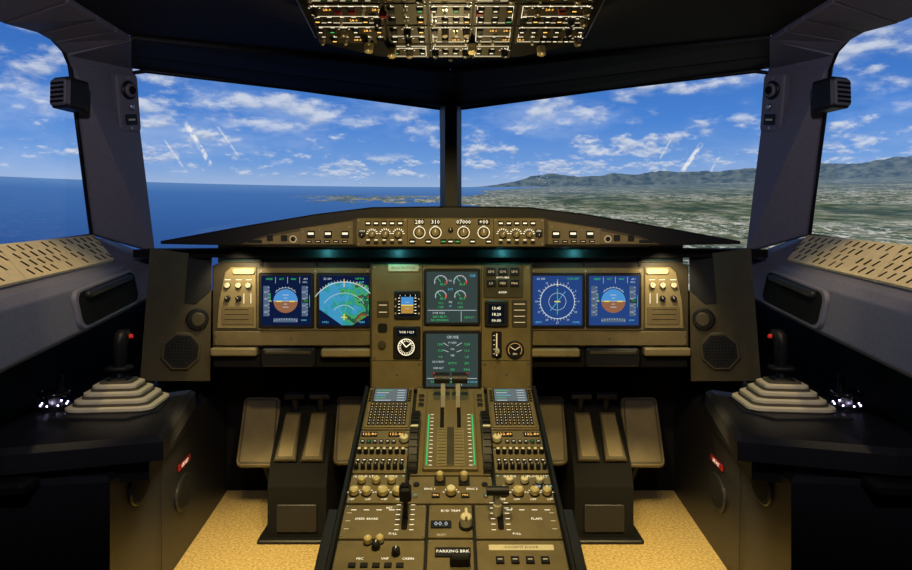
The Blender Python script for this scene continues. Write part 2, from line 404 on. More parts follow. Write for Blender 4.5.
    b=B()
    def bil(u,v,off):
        p=Vector((-1.14*S,2.115,0.994)).lerp(Vector((-1.14*S,0.97,0.931)),u)
        q=Vector((-1.022*S,2.01,0.920)).lerp(Vector((-1.022*S,0.97,0.836)),u)
        nrm=Vector((0.5*S,0,0.87)).normalized()
        return p.lerp(q,v)+nrm*off
    def slab(u0,u1,v0,v1,o0,o1,m,sk=0.0):
        t=[bil(u0,v0,o1),bil(u1,v0,o1),bil(u1+sk,v1,o1),bil(u0+sk,v1,o1)]; l=[bil(u0,v0,o0),bil(u1,v0,o0),bil(u1+sk,v1,o0),bil(u0+sk,v1,o0)]
        b.add(t+l,[(0,1,2,3),(7,6,5,4),(0,4,5,1),(1,5,6,2),(2,6,7,3),(3,7,4,0)],m)
    nseg=5
    for k in range(nseg):
        slab(k/nseg+0.0015,(k+1)/nseg-0.0015,0,1,0.0,0.008,GRILLE)
        for r in range(4):
            for c in range(6):
                if R.random()<0.12: continue
                u0=(k+0.05+0.155*c+0.02*(r%2))/nseg
                slab(u0,u0+0.0055,0.07+0.23*r,0.23+0.23*r,0.005,0.0088,BLACKM,-0.012)
    b.obj('demister_grille')

b=B()
b.loft([[tuple(P(440,106,2.735)),tuple(P(461.5,106,2.735)),tuple(P(461.5,106,2.66)),tuple(P(457,106,2.60)),tuple(P(445,106,2.60)),tuple(P(440,106,2.66))],
        [tuple(P(440,262,2.735)),tuple(P(461.5,262,2.735)),tuple(P(461.5,262,2.66)),tuple(P(457,262,2.60)),tuple(P(445,262,2.60)),tuple(P(440,262,2.66))]][::-1],BLACK,False)
b.obj('windshield_post')
b=B()
for s in(-1,1):
    S=-s
    b0=Vector((-0.98*S,2.03,ZC)); b3=PM(s,130,66,2.25); w=PM(s,450.5,107,2.76); c=PM(s,450.5,66,2.42)
    c.z=ZC-0.01
    mid1=b0.lerp(b3,0.55); mid2=c.lerp(w,0.55)
    b.quad(b0,mid1,mid2,c,BROWM); b.quad(mid1,b3,w,mid2,BROWM)
    b.quad(b3,b3+Vector((0,0.02,0.12)),w+Vector((0,0.02,0.12)),w,BROWM)
b.obj('windshield_brow',solid=0.02,bevel=0.004)
b=B()
b.prism([(-1.17,-1.0),(1.17,-1.0),(1.17,0.95),(0.98,0.96),(0.98,2.05),(0.0,2.44),(-0.98,2.05),(-0.98,0.96),(-1.17,0.95)],ZC,ZC+0.03,CEILM)
b.obj('ceiling')
b=B(); b.prism(rrect(-1.2,-1.05,1.2,2.65),-0.03,0.0,CARPET); b.obj('floor')
b=B(); b.box(-1.17,-1.06,0,1.17,-1.02,ZC,BLACKM); b.obj('wall_back')
b=B(); b.box(-1.15,2.60,0.0,1.15,2.64,0.78,BLACKM); b.obj('wall_front')

# ================================================================ glareshield
kG=1.95/664
GS=Matrix(((kG,0,0,0),(0,0,-kG,1.95),(0,kG,0,CAM),(0,0,0,1)))
def gx(px,py): return (px-CX,HY-py)
root=bpy.data.objects.new('glareshield',None); scn.collection.objects.link(root)
b=B(GS)
top=[(160,241),(243,226),(315,214),(372,207),(450.5,206)]
lo=[(450.5,247.5),(262,247),(236,245.5),(160,244)]
pts=[gx(*p) for p in top]+[gx(901-p[0],p[1]) for p in top[:-1]][::-1]+[gx(901-p[0],p[1]) for p in lo[1:]][::-1]+[gx(*p) for p in lo]
pts=[p for i,p in enumerate(pts) if i==0 or (Vector(p)-Vector(pts[i-1])).length>0.1]
b.prism(pts,-110,0,BLACK,1.5)
b.obj('hood',root)
b=B(GS)
f=[(240,244.5),(262,236),(300,228),(345,221),(360,217.5)]
fp=[gx(*p) for p in f]+[gx(901-p[0],p[1]) for p in f][::-1]
b.prism(fp,-0.5,1.2,PANELD,0.6)
b.prism([gx(246,244),gx(264,238),gx(300,231),gx(345,224.5),gx(345,244)],1.2,1.6,PANEL,0.3)
b.prism([gx(655,244),gx(637,238),gx(601,231),gx(556,224.5),gx(556,244)],1.2,1.6,PANEL,0.3)
b.prism(rrect(-94,-11.5,94,17,2),0,3.0,PANEL,0.8)
for q in(-1,1):
    b.prism([(q*97,-9.5),(q*150,-9.5),(q*150,6.5),(q*97,14)],0,2.2,PANEL,0.5)
    for xx in(105,122,139): b.rb(q*xx-4,-3,q*xx+4,4,2,3.5,BLACK,1,0.4); b.rect(q*xx-2.8,0.4,q*xx+2.8,2.4,3.6,E_W)
    for xx in(105,114,123,132,141): b.rb(q*xx-3,-8,q*xx+3,-5,2,3.2,BLACK,0.5,0.4); b.rect(q*xx-1.8,-6.8,q*xx+1.8,-6.2,3.3,E_WD)
    for xx in(101,130.5,147): b.cyl(q*xx,8-abs(xx-101)*0.1,0.9,2,2.6,STEEL,8)
    for xx in(166,180): b.rb(q*xx-3,-6,q*xx+3,0,1,3,BLACK,1,0.4)
    b.cyl(q*157,-4,2.2,1,4.0,BLACK); b.arc(q*157,-4,3.2,0,360,0.5,1.7,E_WD,14)
    b.rb(q*195-7,-8.0,q*195+7,-5,0.5,2.2,BLACK,0.5)
z=3.0
for x0,x1,t in((-36,-26,'280'),(-20,-10,'310'),(6,20,'07000'),(27,39,'+00')):
    b.rb(x0,10,x1,15.8,z,z+0.5,BLACK,0.5); b.text(t,(x0+x1)/2,12.9,5.8,z+0.6,E_W,1.0)
for x in(-31,-15,13,33): b.knob(x,2.5,4.0,5,PANEL2,z=z); b.arc(x,2.5,5.8,0,360,0.6,z+0.1,E_W,14)
b.knob(0,5,2.2,3,BLACK,z=z); b.text('ALT',13,8.6,2.0,z+0.1,E_W); b.text('SPD',-31,8.8,2.0,z+0.1,E_W); b.text('HDG',-15,8.8,2.0,z+0.1,E_W); b.text('V/S',33,8.8,2.0,z+0.1,E_W)
for x in(-38,-22,-7,0,7,22,38): b.rb(x-3,-8.5,x+3,-4,z,z+1.4,BLACK,0.6,0.4); b.rect(x-2,-7.0,x+2,-6.0,z+1.5,E_G if x in(-7,7) else E_W)
for q in(-1,1):
    for i in range(5): b.rb(q*(50+i*8)-2.8,9.5,q*(50+i*8)+2.8,13.8,z,z+1.4,BLACK,0.6,0.3); b.rect(q*(50+i*8)-1.9,11.0,q*(50+i*8)+1.9,12.3,z+1.5,E_W)
    for x,r in((52,3.4),(65,3.4),(78,3.0)):
        b.knob(q*x,0.6,r,4,PANEL2,ang=60,z=z); b.ticks(q*x,0.6,r+1.1,r+2.9,10,170,7,0.7,z+0.2,E_W)
    b.rb(q*88-3.5,-2,q*88+3.5,6,z,z+0.4,BLACK,0.5); b.text('1013' if q<0 else 'STD',q*88,4,2.8,z+0.5,E_W); b.knob(q*88,-0.5,1.8,3,BLACK,z=z)
    for i in range(5): b.rb(q*(50+i*8)-2.2,-9,q*(50+i*8)+2.2,-6.2,z,z+1.1,BLACK,0.4); b.line((q*(50+i*8)-1.6,-4.9),(q*(50+i*8)+1.6,-4.9),0.8,z+0.1,E_W)
    b.line((q*43,-10),(q*43,16),0.5,z+0.05,BLACKM)
    for xx,yy in((91.5,14.5),(91.5,-9),(45,15.2)): b.cyl(q*xx,yy,0.9,z,z+0.3,STEEL,8)
b.obj('flight_control_unit',root)
b=B()
b.prism([(-0.98,2.05),(0.98,2.05),(1.0,2.26),(0,2.60),(-1.0,2.26)],0.93,0.955,BLACKM); b.obj('deck',root)

# ================================================================ main instrument panel
kP=2.1/664
MP=Matrix(((kP,0,0,0),(0,0,-kP,2.1),(0,kP,0,CAM),(0,0,0,1)))
b=B(MP)
def mxr(q,x0,x1): return (x0-CX,x1-CX) if q<0 else (CX-x1,CX-x0)
def RB(q,x0,y0,x1,y1,z0,z1,m,r=0,ch=0,top=None):
    a,c=mxr(q,x0,x1); b.rb(a,HY-y1,c,HY-y0,z0,z1,m,r,ch,top)
def QX(q,x): return (x-CX) if q<0 else (CX-x)
for q in(-1,1):
    RB(q,218,242,450.5,268,-3,0,RECESS)
    for x in(262,318,373,425): RB(q,x-1.2,244,x+1.2,266,0,4,BLACK)
    a=[(213,266),(222,262),(372,262),(372,346),(213,346)]
    b.prism([(QX(q,x),HY-y) for x,y in a],-4,2,PANELD,0.8)
    RB(q,215,331,371,345,2,3,PANEL,1,0.5)
    RB(q,258,268,372,330,2,3.2,PANEL,2,0.6)
    b.prism([(QX(q,x),HY-y) for x,y in((220,300),(226,272),(232,267),(257,267),(257,328),(218,328))],2,3.4,PANEL2,0.6)
    RB(q,234,268.5,256,274,3.4,5.5,TAN,2,0.6)
    for x,y in((229,285),(240,285),(250,285),(229,298),(240,298)): b.knob(QX(q,x),HY-y,2.6,4,CREAM if y<290 else BLACK,z=3.4,ang=120)
    for x in(229,240,250): b.line((QX(q,x)-3,HY-279.5),(QX(q,x)+3,HY-279.5),0.9,3.6,E_W)
    RB(q,223,306,255,324,3.4,4.2,PANEL,1,0.3)
    for i in range(3):
        b.line((QX(q,226),HY-309-i*5),(QX(q,250),HY-309-i*5),0.6,4.3,BLACKM)
    for x in(245,252): b.line((QX(q,x),HY-293),(QX(q,x),HY-303),0.6,3.6,E_W)
    for x,y in((217,335),(217,343),(369,335),(369,343),(292,338),(262,271),(262,328),(368,271),(316,271),(316,328)): b.cyl(QX(q,x),HY-y,1,3,3.8,STEEL,8)
    RB(q,212,347,258,355,-2,7,PANEL2,2,1.5); RB(q,262,348,316,366,-4,5,BLACK,3,1.5); RB(q,322,348,371,356,-2,7,PANEL2,2,1.5)
    RB(q,266,350,312,353,5,6,PANELD,1,0.3)
    RB(q,212,346,371,368,-10,-5,BLACKM)
b.rb(371-CX,HY-389,531.5-CX,HY-262,-4,8,PANELD,2,1); 
b.rb(373-CX,HY-387,529.5-CX,HY-264,8,9,PANEL,1,0.4)
z=9
def pr(x0,y0,x1,y1,z0,z1,m,r=0,ch=0): b.rb(x0-CX,HY-y1,x1-CX,HY-y0,z0,z1,m,r,ch)
for x in(423,481): b.line((x-CX,HY-264),(x-CX,HY-387),0.6,z+0.05,BLACKM)
b.line((373-CX,HY-359),(423-CX,HY-359),0.6,z+0.05,BLACKM); b.line((481-CX,HY-359),(529-CX,HY-359),0.6,z+0.05,BLACKM)
pr(389,264,419,271,z,z+1.2,TAN,1,0.4); b.text('REGISTRATION',404-CX,HY-267.5,3.4,z+1.3,BLACK)
pr(378,300,390,316,z,z+0.8,PANELD,1); 
for y in(304,311): b.line((380-CX,HY-y),(388-CX,HY-y),0.7,z+0.9,E_WD)
pr(379,322,388,331,z,z+1.5,BLACK,2,0.5)
b.cyl(383-CX,HY-343,4,z,z+2.5,PANELD,16,0.5)
pr(483,264,522,297,z,z+1,PANELD,1.5,0.4)
for i in range(3):
    pr(486+i*11.5,267,495+i*11.5,275,z+1,z+2.4,BLACK,0.8,0.4); b.text('LDG',490.5+i*11.5-CX,HY-271,3.0,z+2.5,E_WD)
    pr(486+i*11.5,279,495+i*11.5,286,z+1,z+2.4,BLACK,0.8,0.4); b.text(('LO','MED','MAX')[i],490.5+i*11.5-CX,HY-282.5,3.0,z+2.5,E_WD)
b.text('AUTO BRK',502-CX,HY-277,2.6,z+1.1,E_W); b.text('A/SKID',502-CX,HY-291.5,2.8,z+1.1,E_W)
pr(484,299,508,326,z,z+1,PANELD,1.5,0.4)
pr(511,299,526,326,z,z+1,PANELD,1.5,0.4)
for y in(303,309,315,321): b.line((513-CX,HY-y),(524-CX,HY-y),0.6,z+1.1,E_WD)
pr(491,330,501,356,z,z+1,BLACK,2,0.4); pr(495.4,332,496.6,354,z+1,z+1.2,E_WD)
for i in range(5): b.line((492.5-CX,HY-334-i*4.5),(494.5-CX,HY-334-i*4.5),0.5,z+1.2,E_WD)
pr(494,346,498,351,z+1,z+8,ALU,1,0.6); b.cyl(496-CX,HY-348.5,2.4,z+7,z+10,ALU,14,0.6)
b.cyl(514-CX,HY-348,9,z,z+2,BLACK,24,0.6); b.arc(514-CX,HY-348,6.6,-40,220,0.8,z+2.1,E_AD,18); b.line((514-CX,HY-348),(509.5-CX,HY-345),0.7,z+2.2,E_WD); b.line((514-CX,HY-348),(518.5-CX,HY-345),0.7,z+2.2,E_WD); b.text('BRK',514-CX,HY-352,2.5,z+2.2,E_WD)
for x,y in((375.5,267),(420,267),(375.5,384),(420,384),(484,384),(527,384),(527,267),(375.5,356),(420,362),(527,362),(484,362),(398,372),(506,372)): b.cyl(x-CX,HY-y,1.1,z,z+0.8,STEEL,8)
b.obj('main_instrument_panel')

def du(name,x0,y0,x1,y1,z,bg,draw):
    global b
    b=B(MP); X0,X1,Y0,Y1=x0-CX,x1-CX,HY-y1,HY-y0
    b.rb(X0-3,Y0-3,X1+3,Y1+3,z,z+2.4,BLACK,2,0.8)
    b.rect(X0,Y0,X1,Y1,z+2.45,bg)
    draw(X0,Y0,X1,Y1,z+2.5)
    b.obj(name)
def d_pfd(bright):
    def f(X0,Y0,X1,Y1,z):
        cx,cy=(X0+X1)/2-0.5,(Y0+Y1)/2-0.5; r=12
        p=[(cx+r*math.cos(t),cy+r*0.98*math.sin(t)) for t in [math.pi*i/16 for i in range(17)]]
        b.flat(p,z,S_SKY); b.flat([(x,2*cy-y) for x,y in p],z,S_GND)
        b.line((cx-r,cy),(cx+r,cy),0.5,z+0.03,E_DW)
        for k,w in((3,3),(6,6),(-3,3),(-6,6)): b.line((cx-w/2,cy+k),(cx+w/2,cy+k),0.5,z+0.03,E_DW)
        b.line((cx-9,cy-0.3),(cx-4,cy-0.3),1.1,z+0.05,E_Y); b.line((cx+9,cy-0.3),(cx+4,cy-0.3),1.1,z+0.05,E_Y)
        b.arc(cx,cy,r+1.2,40,140,0.4,z+0.02,E_DW); b.ticks(cx,cy,r+1.2,r+2.5,50,130,6,0.4,z+0.02,E_DW)
        for a,c in((X0+2,X0+8),(X1-9,X1-3)):
            b.rect(a,cy-15,c,cy+15,z,S_TAPE)
            for i in range(9): b.line((c-1.6,cy-13+i*3.3),(c,cy-13+i*3.3),0.35,z+0.03,E_DW)
            for i in range(4): b.text(str(140+20*i),(a+c)/2-0.8,cy-11+i*6.6,2.6,z+0.04,E_DW)
            b.line((c,cy),(c+2,cy),0.7,z+0.05,E_Y)
        b.rect(X1-8.5,cy-1.6,X1-1.5,cy+1.6,z+0.06,S_BLK); b.text('070',X1-5,cy,3,z+0.08,E_G)
        b.line((X0+8.6,cy),(X0+8.6,cy+8),0.6,z+0.05,E_G); b.line((X1-1.3,cy-6),(X1-1.3,cy+6),0.5,z+0.05,E_G)
        b.rect(cx-12,Y0+3,cx+12,Y0+7,z,S_TAPE); b.ticks(cx,Y0-40,45.2,47,76,104,9,0.35,z+0.04,E_DW)
        for i,(t,m) in enumerate((('SPEED',E_G),('ALT',E_G),('NAV',E_G),('AP1',E_DW))): b.text(t,X0+8+i*12,Y1-3.2,2.7,z+0.03,m); 
        for i in(1,2,3): b.line((X0+2+i*12,Y1-1),(X0+2+i*12,Y1-7.5),0.3,z+0.03,E_DW)
        b.text('1FD2',X1-6,Y1-6.4,2.3,z+0.03,E_DW); b.text('QNH',X1-7,Y0+5,2.4,z+0.03,E_C)
    return f
def d_ndmap(X0,Y0,X1,Y1,z):
    cx,cy=(X0+X1)/2,Y0+8
    for r in(12,24,35): b.arc(cx,cy,r,35,145,0.45 if r<30 else 0.8,z+0.03,E_DW,30)
    b.flat([(X0,Y1),(X1,Y1),(X1,Y1-10),(cx+15,Y1-7),(cx,Y1-5.5),(cx-15,Y1-7),(X0,Y1-16)],z+0.01,S_DARK)
    b.flat([(X0,Y0),(cx-2,Y0),(X0,Y0+16)],z+0.01,S_DARK); b.flat([(X1,Y0),(cx+8,Y0),(X1,Y0+10)],z+0.01,S_DARK)
    b.ticks(cx,cy,35,37.2,50,130,16,0.4,z+0.04,E_DW)
    b.line((cx,cy),(cx+6,cy+34),0.6,z+0.05,E_G); b.line((cx,cy+30),(cx,cy+38),0.7,z+0.06,E_Y)
    b.line((cx-3,cy),(cx+3,cy),0.9,z+0.07,E_Y); b.line((cx,cy-3),(cx,cy+3),0.9,z+0.07,E_Y)
    b.line((cx,cy),(cx-11,cy+20),0.5,z+0.05,E_G)
    b.text('GS 280',X0+8,Y1-3,2.9,z+0.05,E_DW); b.text('WPT05',X1-9,Y1-3,2.9,z+0.05,E_G); b.text('12.4NM',X1-9,Y1-6.5,2.6,z+0.05,E_C)
    b.text('VOR1',X0+6,Y0+3,2.8,z+0.05,E_C); b.text('TERR',X1-7,Y0+3,2.8,z+0.05,E_C)
def d_ndrose(X0,Y0,X1,Y1,z):
    cx,cy=(X0+X1)/2,(Y0+Y1)/2-1; r=17
    b.arc(cx,cy,r,0,360,0.7,z,E_DW,40); b.arc(cx,cy,r/2,0,360,0.35,z,E_DW,30)
    b.ticks(cx,cy,r,r+2,0,360,36,0.4,z,E_DW)
    for i in range(12):
        t=2*math.pi*i/12; b.text(str(i*3),cx+(r+4)*math.cos(t),cy+(r+4)*math.sin(t),2.8,z,E_DW)
    b.line((cx,cy-13),(cx,cy+13),0.7,z+0.02,E_G); b.line((cx-3,cy),(cx+3,cy),1,z+0.03,E_Y)
    b.line((cx-7,cy-9),(cx+8,cy+10),0.5,z+0.02,E_C); b.line((cx,cy+r-2),(cx,cy+r+3),0.8,z+0.03,E_Y)
    b.text('GS 280',X0+8,Y1-3,2.9,z,E_DW); b.text('VOR APP',X1-9,Y1-3,2.9,z,E_G); b.text('ADF1',X0+6,Y0+3,2.8,z,E_C); b.text('VOR2',X1-6,Y0+3,2.8,z,E_C)
def d_eng(X0,Y0,X1,Y1,z):
    for cx in(X0+14,X0+33):
        for cy,r in((Y1-10,6.2),(Y1-24,5.4)):
            b.arc(cx,cy,r,-20,200,0.55,z,E_DW,18); b.arc(cx,cy,r,-20,10,0.9,z+0.02,E_R,5); b.line((cx,cy),(cx-r*0.6,cy+r*0.7),0.6,z+0.02,E_G); b.ticks(cx,cy,r-1.2,r,0,180,6,0.35,z+0.01,E_DW)
            b.text('82.4',cx+2,cy-2.5,3.2,z+0.03,E_G)
    for i,t in enumerate(('N1','EGT','N2','FF')): b.text(t,X0+23.5,Y1-9-i*8.5 if i<2 else Y1-30-(i-2)*4,2.7,z,E_C if i%2 else E_DW)
    for x in(X0+14,X0+33):
        for k in(0,1): b.text(('91.2','1180')[k],x,Y1-31-k*4,2.9,z,E_G)
    b.line((X0+1,Y0+12),(X1-1,Y0+12),0.45,z,E_DW)
    b.text('FOB 9260',X0+12,Y0+9.3,2.9,z,E_DW)
    for i in range(2): b.text(('SEAT BELTS','NO SMOKING')[i],X0+13,Y0+5.6-i*3.3,2.7,z,E_G)
    b.line((X1-16,Y0+1),(X1-16,Y0+11),0.4,z,E_DW); b.text('LDG LT',X1-8,Y0+5,2.8,z,E_G); b.text('CLB',X1-5,Y1-4,3.4,z,E_C)
def d_sys(X0,Y0,X1,Y1,z):
    b.text('CRUISE',X0+26,Y1-3.5,3.8,z,E_DW)
    for i in range(5):
        b.text(('F.USED','OIL','VIB','LDG ELEV','CAB ALT')[i],X0+(26 if i<3 else 12),Y1-9-i*6.2,2.7,z,E_DW)
        b.text(('1240','11.5','0.8','AUTO','650')[i],X0+(14 if i<3 else 26),Y1-10.5-i*6.2,3.1,z,E_G)
        b.text(('1238','11.6','0.8','250','5400')[i],X0+40,Y1-10.5-i*6.2,3.1,z,E_G)
    for q in(-1,1): b.line((X0+26+q*4,Y1-12),(X0+26+q*9,Y1-9),0.5,z,E_DW); b.line((X0+26+q*4,Y1-18),(X0+26+q*9,Y1-16),0.5,z,E_DW)
    b.line((X0+1,Y0+8),(X1-1,Y0+8),0.5,z,E_DW); b.line((X0+18,Y0+1),(X0+18,Y0+8),0.4,z,E_DW); b.line((X0+35,Y0+1),(X0+35,Y0+8),0.4,z,E_DW)
    b.text('TAT -5',X0+9,Y0+4.5,3,z,E_G); b.text('18H20',X0+27,Y0+4.5,3,z,E_G); b.text('GW 60200',X0+44,Y0+4.5,2.8,z,E_C)
du('primary_flight_display',263,275.5,312,324.5,3.2,S_DARK,d_pfd(0))
du('navigation_display',320.5,275.5,369.5,324.5,3.2,S_TERR,d_ndmap)
du('navigation_display',532,275.5,581,324.5,3.2,S_BLUE,d_ndrose)
du('primary_flight_display',588,275.5,637,324.5,3.2,S_BLUE,d_pfd(1))
du('engine_display',427,271,477,321,9,S_GREY,d_eng)
du('system_display',426.5,332,477.5,384,9,S_GREY,d_sys)
S_ISG=emi('isis_ground',(0.45,0.25,0.05))
def d_isis(X0,Y0,X1,Y1,z):
    cx,cy=(X0+X1)/2,(Y0+Y1)/2
    b.rect(X0+4,cy,X1-4,Y1-3,z,S_SKY); b.rect(X0+4,Y0+3,X1-4,cy,z,S_ISG)
    b.line((cx-6,cy),(cx+6,cy),0.9,z+0.05,E_Y)
    for x in(X0+2,X1-2):
        for i in range(6): b.line((x-1,Y0+3+i*3),(x+1,Y0+3+i*3),0.5,z,E_W)
    for k in(-3,3): b.line((cx-2,cy+k),(cx+2,cy+k),0.4,z+0.05,E_DW)
    for i in range(4): b.text('%d'%i,X0+3+i*5,Y1-1.6,2.2,z,E_W)
    for x in(X0-1.5,X1+1.5):
        for i in range(3): b.cyl(x,Y0+3+i*7,0.9,z-0.5,z+1,TAN,8)
du('standby_instrument',398,293,418,315,9,S_BLK,d_isis)
def d_lcd(X0,Y0,X1,Y1,z):
    for i in range(3):
        b.text(('13:45','18:20','00:00')[i],(X0+X1)/2,Y1-4-i*6,4.2,z,E_W)
du('digital_clock',487.5,303,503.5,322,10,S_BLK,d_lcd)
b=B(MP)
b.rb(394-CX,HY-357,421-CX,HY-325,9,11,BLACK,2,0.7)
b.cyl(407-CX,HY-345,10,11,12.5,BLACK,28,0.6); b.arc(407-CX,HY-345,8,0,360,0.7,12.6,E_W,28); b.ticks(407-CX,HY-345,5.2,7.6,0,360,24,0.5,12.6,E_W)
b.line((407-CX,HY-345),(412-CX,HY-341),0.9,12.7,E_W); b.line((407-CX,HY-345),(402-CX,HY-339),0.9,12.7,E_W)
b.rb(398-CX,HY-334,417-CX,HY-327,11,11.6,S_BLK); b.text('VOR 112.3',407.5-CX,HY-330.5,3.2,11.8,E_W)
b.obj('radio_magnetic_indicator')

for s in(-1,1):
    S=-s
    TL=PM(s,150,248,1.98);TR=PM(s,212,256,2.095);BR=PM(s,210,381,2.095);BL=PM(s,140,381,1.99)
    b=B(); b.add([TL,TR,BR,BL],[(0,1,2,3)],PANELD)
    o_=(TL+TR+BR+BL)/4
    lft,rgt=(BL,BR) if s<0 else (BR,BL)
    d=(rgt-lft).normalized(); M=frame(o_,o_+d,o_+Vector((0,0,1)))
    M=M@Matrix.Translation((0,0,0.001))
    def pos(px,py):
        px=px if s<0 else 901-px
        dr=(P(px,py,1)-Vector((0,0,CAM))); n=M.col[2].xyz; t=(M.translation-Vector((0,0,CAM))).dot(n)/dr.dot(n)
        w=M.inverted()@(Vector((0,0,CAM))+dr*t); return w.x,w.y
    b.M=M
    q=[pos(*p) for p in((152,256),(211,256),(211,290),(196,304),(152,304))]
    b.prism(q,0,0.004,BLACK,0.001)
    x,y=pos(181,351); b.prism(ngon(x,y,0.062,8,math.pi/8),-0.002,0.006,PANELD,0.003); b.prism(ngon(x,y,0.053,8,math.pi/8),0.004,0.008,BLACK,0.001)
    for i in range(-4,5):
        for j in range(-4,5):
            if i*i+j*j<=17: b.cyl(x+i*0.0095,y+j*0.0095,0.003,0.008,0.0085,BLACKM,6)
    x,y=pos(197,319); b.cyl(x,y,0.034,0,0.012,BLACK,24,0.004); b.cyl(x,y,0.022,0.012,0.02,PANELD,20,0.004)
    b.obj('loudspeaker_panel',solid=0.0)

# ================================================================ pedestal
PA,PB=-0.199,0.346; al=math.atan(PB); ca,sa=math.cos(al),math.sin(al)
def pedY(py): return (1.0-PA)/(PB+(py-HY)/F)
Y0p=2.08; O=Vector((0,Y0p,PA+PB*Y0p))
PED=Matrix(((1,0,0,0),(0,ca,-sa,O.y),(0,sa,ca,O.z),(0,0,0,1)))
def ly(py): return (pedY(py)-Y0p)/ca
def pp(px,py): Y=pedY(py); return ((px-CX)/F*Y,(Y-Y0p)/ca)
proot=bpy.data.objects.new('center_pedestal',None); scn.collection.objects.link(proot)
b=B()
Yb=1.12
def zt(Y): return PA+PB*Y
hw=0.262
prof=[(2.065,0.0),(2.065,zt(2.065)-0.006),(Yb,zt(Yb)-0.006),(Yb,0.0)]
vs=[(-hw,y,z) for y,z in prof]+[(hw,y,z) for y,z in prof]
b.add(vs,[(0,1,2,3),(7,6,5,4),(0,4,5,1),(1,5,6,2),(2,6,7,3)],BLACK)
for q in(-1,1):
    prof=[(1.62,0.0),(1.62,zt(1.62)-0.03),(Yb,zt(Yb)-0.03),(Yb,0.0)]
    x0,x1=q*0.2625,q*0.298
    vs=[(x0,y,z) for y,z in prof]+[(x1,y,z) for y,z in prof]
    b.add(vs,[(0,1,2,3),(7,6,5,4),(0,4,5,1),(1,5,6,2),(2,6,7,3)],CONS)
b.M=PED
for q in(-1,1): b.box(q*0.254,ly(389),-0.004,q*0.266,-0.95,0.014,BLACK,0.003)
b.obj('housing',proot,bevel=0.003)
b=B(PED)
def mod(x0,x1,p0,p1,m=PANEL,h=0.006):
    y0,y1=ly(p1)+0.0015,ly(p0)-0.0015
    b.rb(x0+0.0015,y0,x1-0.0015,y1,-0.005,h,m,0.003,0.0012)
    for x in(x0+0.007,x1-0.007):
        for y in(y0+0.007,y1-0.007): b.cyl(x,y,0.0028,h,h+0.0015,STEEL,8)
H=0.006
for q in(-1,1):
    def xs(a,c): return (a,c) if q<0 else (-c,-a)
    for a,c,p0,p1 in((-0.252,-0.112,389.5,431),(-0.252,-0.112,432,448.5),(-0.252,-0.112,449.5,475),(-0.252,-0.112,476,505),(-0.252,-0.056,506.5,541),(-0.252,-0.056,542,600)):
        x0,x1=xs(a,c); mod(x0,x1,p0,p1)
    x0,x1=xs(-0.247,-0.117); yt,yb=ly(391.5),ly(430)
    b.rb(x0,yb,x1,yt,H,H+0.006,PANEL,0.004,0.002)
    b.rb(x0+0.012,ly(406),x1-0.012,yt-0.004,H+0.006,H+0.008,BLACK,0.002); b.rect(x0+0.016,ly(405.3),x1-0.016,yt-0.007,H+0.0085,S_MCDU)
    for i in range(5): 
        yy=yt-0.017-i*0.0135
        b.line((x0+0.022,yy),(x0+0.05+R.random()*0.02,yy),0.003,H+0.009,(E_G,E_DW,E_C)[i%3]); b.line((x1-0.045,yy),(x1-0.022,yy),0.003,H+0.009,E_DW)
        for xx in(x0+0.006,x1-0.006): b.rb(xx-0.004,yy-0.003,xx+0.004,yy+0.003,H+0.006,H+0.009,BLACK)
    ky0,ky1=ly(429),ly(407)
    for r in range(8):
        for c in range(9):
            yy=ky1-(r+0.5)*(ky1-ky0)/8; xx=x0+0.01+(c+0.5)*(x1-x0-0.02)/9
            b.rb(xx-0.005,yy-0.005,xx+0.005,yy+0.005,H+0.006,H+0.009,BLACK,0.001,0.0006); b.rect(xx-0.0016,yy-0.0018,xx+0.0016,yy+0.0018,H+0.0093,E_WD)
    x0,x1=xs(-0.25,-0.114)
    for xx in(-0.225,-0.15):
        xx=xx*(-q); y=ly(436.5); b.rb(xx-0.022,y-0.010,xx+0.022,y+0.010,H,H+0.002,BLACK,0.002); b.text('122.80',xx,y,0.015,H+0.0023,E_A)
    for i in range(6): xx=(-0.24+i*0.017)*(-q); y=ly(444); b.rb(xx-0.006,y-0.007,xx+0.006,y+0.007,H,H+0.004,BLACK,0.001,0.0008); b.rect(xx-0.003,y-0.001,xx+0.003,y+0.001,H+0.0042,E_G if i==1 else E_W)
    b.knob(-0.127*(-q),ly(443),0.012,0.018,CREAM,z=H)
    for r,(py,mm) in enumerate(((455,BLACK),(463,BLACK),(470.5,BLACK))):
        for i in range(8):
            xx=(-0.242+i*0.0165)*(-q); y=ly(py)
            if r==1: b.rb(xx-0.0055,y-0.007,xx+0.0055,y+0.007,H,H+0.004,BLACK,0.001,0.001); b.rect(xx-0.003,y-0.001,xx+0.003,y+0.002,H+0.0042,E_W)
            else: b.knob(xx,y,0.0058,0.016,BLACK,CREAM if r==0 else BLACK,z=H)
    for xx,r in((-0.235,0.011),(-0.205,0.011),(-0.165,0.013),(-0.13,0.011)):
        b.knob(xx*(-q),ly(496),r,0.018,GOLD,z=H,ang=R.choice((30,90,150)))
        b.ticks(xx*(-q),ly(496),r+0.004,r+0.008,20,160,5,0.0018,H+0.0004,E_W)
    for xx in(-0.222,-0.185,-0.147): b.knob(xx*(-q),ly(484.5),0.0095,0.016,CREAM if q>0 else GOLD,z=H)
    for xx,t in((-0.22,'FLOOD LT'),(-0.15,'INTEG')): b.text(t,xx*(-q),ly(478.5),0.011,H+0.0004,E_W)
    for xx in(-0.24,-0.2,-0.16,-0.125): b.text('OFF',xx*(-q),ly(501.5),0.009,H+0.0004,E_W)
    for i in range(4): b.line(((-0.235+i*0.03)*(-q),ly(512)),((-0.222+i*0.03)*(-q),ly(512)),0.002,H+0.0004,E_W)
